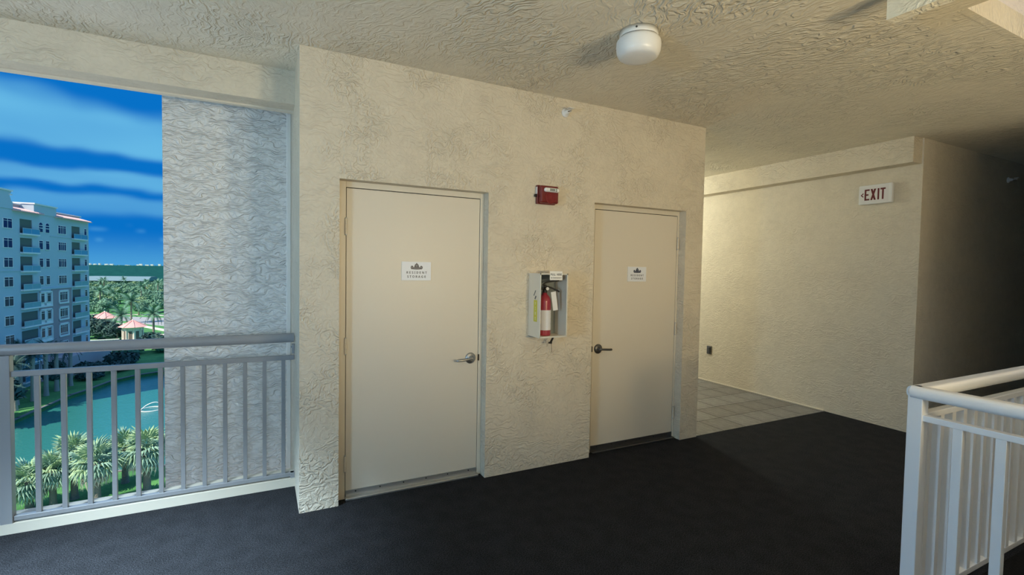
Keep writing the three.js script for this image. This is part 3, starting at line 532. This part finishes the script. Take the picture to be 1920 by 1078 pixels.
    // loggias
    for (const [a, b, c] of [[3.15, i < 4 ? 6.38 : 7.66, 7.7], [18.55, 21.6, 23.6], [-12.6, -8.6, -8.4]]) {
      const top = T0 - P * i + 0.2, s = mesh('loggia_screen', bx(a, b, top - 2.3, top, -0.4, -0.12), screen, t);
      const sl = mesh('balcony_slab', bx(a - 0.05, c, top - 2.55, top - 2.32, -0.1, 0.45), white, t);
      mesh('balcony_glass', [bx(a, c - 0.04, top - 2.32, top - 1.5, 0.36, 0.4), bx(c - 0.08, c - 0.04, top - 2.32, top - 1.5, 0, 0.4)], railGlass, sl);
      mesh('handrail', [bx(a, c, top - 1.52, top - 1.44, 0.33, 0.43), bx(a, a + 0.06, top - 2.4, top - 1.5, 0.35, 0.41), bx((a + c) / 2 - 0.03, (a + c) / 2 + 0.03, top - 2.4, top - 1.5, 0.35, 0.41), bx(c - 0.06, c, top - 2.4, top - 1.5, 0.35, 0.41)], wallM, sl);
    }
    // end balconies past the corner
    const top = T0 - P * i + 0.2, e = mesh('balcony_slab', bx(24.9, 26.3, top - 2.55, top - 2.32, -4, -1.0), white, t);
    mesh('balcony_glass', [bx(26.2, 26.25, top - 2.32, top - 1.5, -4, -1), bx(24.95, 26.2, top - 2.32, top - 1.5, -1.06, -1.02)], railGlass, e);
    mesh('handrail', [bx(26.16, 26.3, top - 1.5, top - 1.42, -4, -1), bx(25.9, 26.1, top - 2.3, top + 0.5, -1.4, -1.2)], wallM, e);
  }
  mesh('roof_arm', [bx(24.9, 27.4, 9.35, 9.5, -2, -1.2), bx(24.9, 26.3, 9.1, 9.35, -3, -1.2)], dark, t);
  mesh('podium_wall', [bx(11, 27.6, -20, -15.6, 0, 2.6)], std(lin(0.48, 0.42, 0.44), 0.85), t);
}

// ---- planting
const leafM = (r, g, b, o = {}) => new THREE.MeshStandardMaterial({ color: lin(r, g, b), roughness: 0.7, side: THREE.DoubleSide, ...o });
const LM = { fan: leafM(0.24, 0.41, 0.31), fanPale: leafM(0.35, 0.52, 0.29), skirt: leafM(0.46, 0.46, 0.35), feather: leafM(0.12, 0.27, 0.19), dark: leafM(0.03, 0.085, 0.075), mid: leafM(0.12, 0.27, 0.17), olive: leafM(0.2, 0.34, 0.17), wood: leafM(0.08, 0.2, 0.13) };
const trunkM = std(lin(0.26, 0.23, 0.19), 0.95, { bumpMap: T.bark, bumpScale: 0.05 }), paleTrunk = std(lin(0.42, 0.38, 0.33), 0.95, { bumpMap: T.bark, bumpScale: 0.05 });
function tri(list) { const g = new THREE.BufferGeometry(); g.setAttribute('position', new THREE.Float32BufferAttribute(list, 3)); g.computeVertexNormals(); return g; }
function fanFrond(R, stalk, droop) { // points along +x, up +y; hub at the end of the stalk
  const v = [], q = (a, b, c) => v.push(...a, ...b, ...c), hub = [stalk, -droop * 0.1, 0];
  q([0, 0, -0.03], [0, 0, 0.03], hub);
  const n = 15;
  for (let i = 0; i < n; i++) {
    const a = (i / (n - 1) - 0.5) * 4.4, da = 0.115, c = Math.cos(a), s = Math.sin(a), r = R * (0.8 + 0.2 * c), m = r * 0.62, y0 = hub[1] + 0.1 * R - Math.abs(s) * 0.12 * R;
    const pt = (ang, rad, y) => [hub[0] + Math.cos(ang) * rad, y, Math.sin(ang) * rad];
    const l = pt(a - da, m, y0 - 0.08 * R), e = pt(a + da, m, y0 - 0.08 * R), k = pt(a, m, y0), tip = pt(a, r, y0 - droop * R * (0.45 + 0.2 * Math.abs(s)));
    q(hub, l, k); q(hub, k, e); q(l, tip, k); q(k, tip, e);
  }
  return tri(v);
}
function featherFrond(Lf, droop) {
  const v = [], N = 12; let p0 = [0, 0, 0];
  const at = (t) => [Lf * (t - 0.18 * t * t), Lf * (0.35 * t - droop * t * t), 0];
  for (let i = 1; i <= N; i++) {
    const t = i / N, p = at(t), w = Lf * 0.24 * Math.sin(Math.PI * Math.min(1, 0.12 + t * 0.9)), d = Lf * 0.05;
    for (const s of [-1, 1]) v.push(p0[0], p0[1], 0, p[0], p[1], 0, p[0] + d * 1.6, p[1] - w * 0.45, s * w);
    v.push(p0[0], p0[1], -0.02 * Lf * (1 - t), p[0], p[1], 0, p0[0], p0[1], 0.02 * Lf * (1 - t)); p0 = p;
  }
  return tri(v);
}
const fanG = [fanFrond(1.0, 0.85, 0.45), fanFrond(0.95, 0.8, 0.85), fanFrond(0.9, 0.7, 1.25)];
const featherG = [featherFrond(3.1, 0.42), featherFrond(2.9, 0.75), featherFrond(2.6, 1.15)];
function palmTrunk(h, r0, r1) { const pts = []; for (let i = 0; i <= 10; i++) { const t = i / 10; pts.push(new THREE.Vector2(lerp(r0, r1, t) + (t < 0.06 ? 0.07 : 0) + (i % 2) * 0.012 + (t > 0.85 ? 0.05 : 0), t * h)); } return new THREE.LatheGeometry(pts, 12); }
function fanPalm(pos, h, label, n = 46, size = 1, group) {
  const t = thing('cabbage_palm', label, 'palm', pos, rr(0, 6.28), group);
  mesh('trunk', palmTrunk(h, 0.26 * size, 0.2 * size), trunkM, t);
  for (let i = 0; i < n; i++) {
    const f = i / (n - 1), el = lerp(1.35, -0.75, Math.pow(f, 0.85)) + rr(-0.15, 0.15), k = f < 0.35 ? 0 : f < 0.72 ? 1 : 2;
    const m = mesh('frond', fanG[k], f > 0.86 ? LM.skirt : rnd() < 0.4 ? LM.fanPale : LM.fan, t);
    m.position.set(0, h + (0.1 - f * 0.35) * size, 0); m.rotation.set(0, i * 2.39996 + rr(-0.2, 0.2), el, 'YXZ'); m.scale.setScalar(size * rr(0.85, 1.15));
  }
  return t;
}
const nearPalms = [
  [[-17.52, -50.92], 2.4, 1.1, 'leftmost small cabbage palm on the near bank, with tan drooping lower fronds'],
  [[-15.93, -50.69], 3.2, 1.0, 'cabbage palm with a bare ringed trunk on the near bank, second from the railing post'],
  [[-14.81, -51.77], 4.0, 1.05, 'cabbage palm third from the railing post with a yellowish crown'],
  [[-12.52, -48.58], 4.0, 1.15, 'large grey-green cabbage palm in the middle of the near bank row'],
  [[-11.65, -53.89], 3.3, 1.05, 'cabbage palm set back at the water edge, second from the outer stucco wall'],
  [[-9.32, -50.01], 4.1, 1.2, 'thick-trunked cabbage palm right beside the outer stucco wall'],
];
for (const [p, h, s, l] of nearPalms) fanPalm([p[0], G, p[1]], h, l, 46, s);
function featherPalm(pos, h, label, size = 1, mat = LM.feather, group, tm = trunkM, n = 18) {
  const t = thing('date_palm', label, 'palm', pos, rr(0, 6), group);
  mesh('trunk', palmTrunk(h, 0.3, 0.24), tm, t);
  for (let i = 0; i < n; i++) { const f = i / (n - 1), m = mesh('frond', featherG[f < 0.4 ? 0 : f < 0.75 ? 1 : 2], mat, t); m.position.set(0, h, 0); m.rotation.set(0, i * 2.39996, lerp(1.0, -0.35, f), 'YXZ'); m.scale.setScalar(size * rr(0.9, 1.1)); }
  return t;
}
featherPalm([-35.8, G, -172.9], 5.6, 'feathery date palm standing left of the octagonal gatehouse', 1.5);
featherPalm([-27.0, G, -165.0], 6.6, 'slender date palm at the roadside right of the gatehouse', 1.25);
featherPalm([-39.8, G, -206.2], 7.6, 'tall date palm behind the gatehouse with long arching fronds', 1.7);
// palms with pale trunks in the shade below the building
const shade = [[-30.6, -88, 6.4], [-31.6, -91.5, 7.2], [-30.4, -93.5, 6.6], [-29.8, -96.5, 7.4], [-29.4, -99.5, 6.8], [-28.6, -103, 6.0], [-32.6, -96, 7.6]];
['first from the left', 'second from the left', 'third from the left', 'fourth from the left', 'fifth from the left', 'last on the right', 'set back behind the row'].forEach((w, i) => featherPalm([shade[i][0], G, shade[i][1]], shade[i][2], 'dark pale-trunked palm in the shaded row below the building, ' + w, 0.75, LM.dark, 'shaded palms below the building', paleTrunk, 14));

// leafy crowns: folded leaf cards over lumps round a dark core
function crown(rx, ry, lumps, cards, leaf, seedy) {
  const v = [], C = []; for (let i = 0; i < lumps; i++) { const a = rr(0, 6.283), e = rr(-0.35, 1), k = rr(0.35, 0.72); C.push([Math.cos(a) * Math.cos(e) * rx * k, Math.sin(e) * ry * k, Math.sin(a) * Math.cos(e) * rx * k, rr(0.34, 0.55) * rx]); }
  for (let i = 0; i < cards; i++) {
    const c = C[i % lumps], a = rr(0, 6.283), e = Math.asin(rr(-0.5, 1)), r = c[3] * rr(0.75, 1.05), n = [Math.cos(a) * Math.cos(e), Math.sin(e), Math.sin(a) * Math.cos(e)];
    const p = [c[0] + n[0] * r, c[1] + n[1] * r * (ry / rx), c[2] + n[2] * r], d = new THREE.Vector3(rr(-1, 1), rr(-0.9, 0.6), rr(-1, 1)).normalize(), u = new THREE.Vector3(...n).cross(d).normalize().multiplyScalar(leaf * rr(0.5, 1)), w = d.multiplyScalar(leaf * rr(0.7, 1.3));
    const q = (x, y) => [p[0] + u.x * x + w.x * y + n[0] * leaf * 0.3 * (1 - y), p[1] + u.y * x + w.y * y + n[1] * leaf * 0.3 * (1 - y), p[2] + u.z * x + w.z * y + n[2] * leaf * 0.3 * (1 - y)];
    v.push(...q(-0.5, 0), ...q(0, -0.6), ...q(0, 1), ...q(0.5, 0), ...q(0, 1), ...q(0, -0.6));
  }
  const g = tri(v), cores = C.map((c) => { const s = new THREE.IcosahedronGeometry(c[3] * 0.82, 1); s.scale(1, ry / rx, 1); s.translate(c[0], c[1], c[2]); s.deleteAttribute('uv'); return s.index ? s.toNonIndexed() : s; });
  return mergeGeometries([g, ...cores]);
}
const crowns = [crown(4.2, 3.2, 9, 1500, 0.75), crown(3.6, 3.4, 7, 1200, 0.7), crown(5.2, 3.0, 11, 1700, 0.8)];
const trunkG = new THREE.CylinderGeometry(0.22, 0.32, 4.5, 8).translate(0, 2.25, 0);
function tree(x, z, s, k, mat, label, group, hTrunk = 1) {
  const t = thing('broadleaf_tree', label, 'tree', [x, G, z], rr(0, 6.28), group);
  mesh('trunk', trunkG, trunkM, t); mesh('foliage', crowns[k], mat, t).position.y = 4.3 * hTrunk; t.scale.setScalar(s);
  return t;
}
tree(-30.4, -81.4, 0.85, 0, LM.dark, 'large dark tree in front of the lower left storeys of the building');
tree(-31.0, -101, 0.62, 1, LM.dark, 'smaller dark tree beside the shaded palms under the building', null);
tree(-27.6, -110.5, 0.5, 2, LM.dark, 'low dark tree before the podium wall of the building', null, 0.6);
for (const [x, z, s, l] of [[-40.5, -168, 1.0, 'dark rounded tree nearest the building corner, left of the gatehouses'], [-37.4, -165, 0.95, 'dark rounded tree in front of the left tiled pavilion'], [-34.4, -161, 0.85, 'dark rounded tree just left of the octagonal gatehouse'], [-45.5, -176, 1.1, 'tall dark tree behind the rounded trees by the building corner']]) tree(x, z, s, 1, LM.dark, l, null, 0.55);
// woodland beyond the road
{
  const spots = []; let guard = 0;
  while (spots.length < 150 && guard++ < 6000) {
    const z = -lerp(222, 500, Math.pow(rnd(), 0.8)), d = -z + 3.5, x = -0.2 - d * rr(0.145, 0.335);
    const rx = x + 38, onRoad = Math.abs(z + 230 - (x + 55) * 0.55) < 11 && z > -250; if (onRoad || z > -232 && x > -46) continue;
    if (spots.some((p) => Math.hypot(p[0] - x, p[1] - z) < 9.6)) continue; spots.push([x, z]);
  }
  spots.forEach(([x, z], i) => {
    if (i % 6 === 5) featherPalm([x, G, z], rr(6, 9), 'distant palm rising among the woodland trees beyond the road', 1.4, LM.feather, 'palms in the woodland beyond the road', trunkM, 12);
    else { const tone = ['bright green', 'yellowish olive', 'bright green', 'deep green', 'blue-green'][i % 5]; tree(x, z, rr(0.84, 1.04), i % 3, [LM.mid, LM.olive, LM.mid, LM.wood, LM.feather][i % 5], tone + ' leafy tree in the dense woodland beyond the road', tone + ' trees of the woodland beyond the road', 0.7); }
  });
}
{ // far mangrove flats: an uncountable canopy
  const g = new THREE.PlaneGeometry(900, 2600, 130, 420); g.rotateX(-Math.PI / 2); g.translate(-330, G, -1850);
  const p = g.attributes.position; for (let i = 0; i < p.count; i++) { const x = p.getX(i), z = p.getZ(i); p.setY(i, G + 4.5 + 2.2 * n2(x * 0.05, z * 0.05) + 1.8 * n2(x * 0.2, z * 0.2)); } g.computeVertexNormals();
  tag(mesh('mangrove_forest', g, new THREE.MeshPhysicalMaterial({ color: lin(0.012, 0.075, 0.075), roughness: 1, specularIntensity: 0 })), 'flat dark green mangrove forest stretching to the horizon', 'forest', null, 'stuff');
}
{
  const t = thing('long_roof', 'long low grey roof in front of the mangroves beyond the woodland', 'building', [-108, G, -540], -0.2);
  mesh('wall', bx(-22, 22, 0, 5, -10, 10), std(lin(0.1, 0.13, 0.15), 0.8), t);
  mesh('roof', metric(new THREE.ExtrudeGeometry(new THREE.Shape([[-14, 5], [14, 5], [5, 8.6], [-5, 8.6]].map((q) => new THREE.Vector2(...q))), { depth: 46, bevelEnabled: false }).rotateY(Math.PI / 2).translate(-23, 0, 0)), std(lin(0.15, 0.25, 0.30), 0.7), t);
}
{ // skyline at the horizon: single pale blocks
  const w = std(lin(0.75, 0.78, 0.8), 0.8);
  for (let i = 0; i < 14; i++) { const a = lerp(0.15, 0.245, (i + rr(-0.3, 0.3)) / 13), d = 3230, t = tag(mesh('distant_block', (() => { const h = rr(3, 8); return bx(-h, h, 0, rr(7, 16), -12, 12); })(), w), 'tiny pale building on the far horizon beyond the mangroves', 'building', 'skyline blocks on the horizon'); t.position.set(-d * Math.tan(a), G, -d); }
}
// gatehouses
function gatehouse(pos, s, label) {
  const t = thing('gatehouse', label, 'pavilion', pos, 0.3), stone = std(lin(0.85, 0.78, 0.72), 0.8), tileM = std(lin(0.78, 0.42, 0.40), 0.8);
  mesh('drum', new THREE.CylinderGeometry(2.5, 2.5, 4.4, 8).translate(0, 2.2, 0), stone, t);
  mesh('plinth', new THREE.CylinderGeometry(3.1, 3.2, 0.5, 8).translate(0, 0.25, 0), stone, t);
  mesh('cornice', new THREE.CylinderGeometry(3.0, 2.8, 0.4, 8).translate(0, 4.5, 0), stone, t);
  const col = new THREE.CylinderGeometry(0.16, 0.2, 4, 8).translate(0, 2.3, 0), op = new THREE.BoxGeometry(0.9, 2.7, 0.1).translate(0, 2.1, 0), opM = std(lin(0.16, 0.13, 0.12), 0.8);
  for (let i = 0; i < 8; i++) { const a = i / 8 * 6.2832; mesh('column', col, stone, t).position.set(Math.sin(a) * 2.62, 0, Math.cos(a) * 2.62); const o = mesh('opening', op, opM, t), b = a + Math.PI / 8; o.position.set(Math.sin(b) * 2.33, 0, Math.cos(b) * 2.33); o.rotation.y = b; }
  const r = mesh('roof', new THREE.ConeGeometry(3.7, 2.0, 8).translate(0, 5.7, 0), tileM, t);
  const rib = new THREE.CylinderGeometry(0.1, 0.14, 4.15, 6).rotateX(Math.PI / 2 - 0.0); for (let i = 0; i < 8; i++) { const a = i / 8 * 6.2832, q = mesh('hip_tiles', rib, tileM, r); q.position.set(Math.sin(a) * 1.85, 5.75, Math.cos(a) * 1.85); q.rotation.set(0.5, a, 0, 'YXZ'); }
  mesh('finial', new THREE.SphereGeometry(0.22, 10, 8).translate(0, 6.8, 0), stone, t);
  t.scale.setScalar(s);
}
gatehouse([-30.3, G, -157.5], 0.84, 'octagonal stone gatehouse with pink tiled roof beside the road');
gatehouse([-41.6, G, -182], 0.9, 'pink tiled pavilion half hidden behind dark rounded trees');
{ // low white balustrade by the rounded trees
  const t = thing('garden_balustrade', 'low white garden balustrade below the dark rounded trees', 'balustrade', [-36.6, G, -154.5], 0.1);
  mesh('rail', [bx(-4, 4, 1.0, 1.2, -0.2, 0.2), bx(-4, 4, 0, 0.2, -0.25, 0.25)], M.white, t);
  const b = new THREE.LatheGeometry([[0.08, 0.2], [0.16, 0.4], [0.07, 0.75], [0.12, 1.0]].map((q) => new THREE.Vector2(...q)), 8); for (let i = 0; i < 14; i++) mesh('baluster', b, M.white, t).position.x = -3.6 + i * 0.55;
  const u = thing('stone_urn', 'pale stone urn on pedestal at the end of the garden balustrade', 'urn', [-41.6, G, -153.5]);
  mesh('pedestal', bx(-0.5, 0.5, 0, 1.3, -0.5, 0.5), M.white, u); mesh('bowl', new THREE.LatheGeometry([[0, 1.3], [0.25, 1.35], [0.2, 1.6], [0.6, 2.1], [0.65, 2.3], [0.3, 2.5], [0, 2.9]].map((q) => new THREE.Vector2(...q)), 14), M.white, u);
}
// hedges and the small lawn items
const hedgeG = crown(2.2, 1.2, 8, 900, 0.5);
for (const [x, z, s, m, l] of [[-24.8, -120.5, 1.3, LM.dark, 'dark hedge clump at the foot of the podium wall'], [-24.2, -114.2, 0.9, LM.dark, 'dark hedge clump on the far bank below the building'], [-26.5, -134, 1.3, LM.mid, 'green hedge clump at the left end of the lawn'], [-20.5, -137, 1.5, LM.mid, 'green hedge clump at the right end of the lawn'], [-23.4, -145, 1.6, LM.dark, 'dark hedge clump behind the lawn'], [-27.0, -107.2, 0.8, LM.dark, 'low dark hedge clump nearest the water edge']]) {
  const t = thing('hedge', l, 'hedge', [x, G + 0.9 * s, z], rr(0, 6)); mesh('foliage', hedgeG, m, t); t.scale.setScalar(s);
}
{
  const t = thing('fountain_ring', 'pale floating fountain ring on the lake', 'fountain', [-14.4, WATER, -83.8]);
  mesh('ring', new THREE.TorusGeometry(1.35, 0.07, 8, 40).rotateX(Math.PI / 2).translate(0, 0.04, 0), M.white, t);
  mesh('spray', tube([[-1.3, 0.1, 0.2], [-0.5, 0.75, 0.1], [0.5, 1.0, 0], [1.1, 0.6, -0.1], [1.35, 0.1, 0]], 0.06, 24, 8), M.white, t);
}

renderer.render(scene, camera);
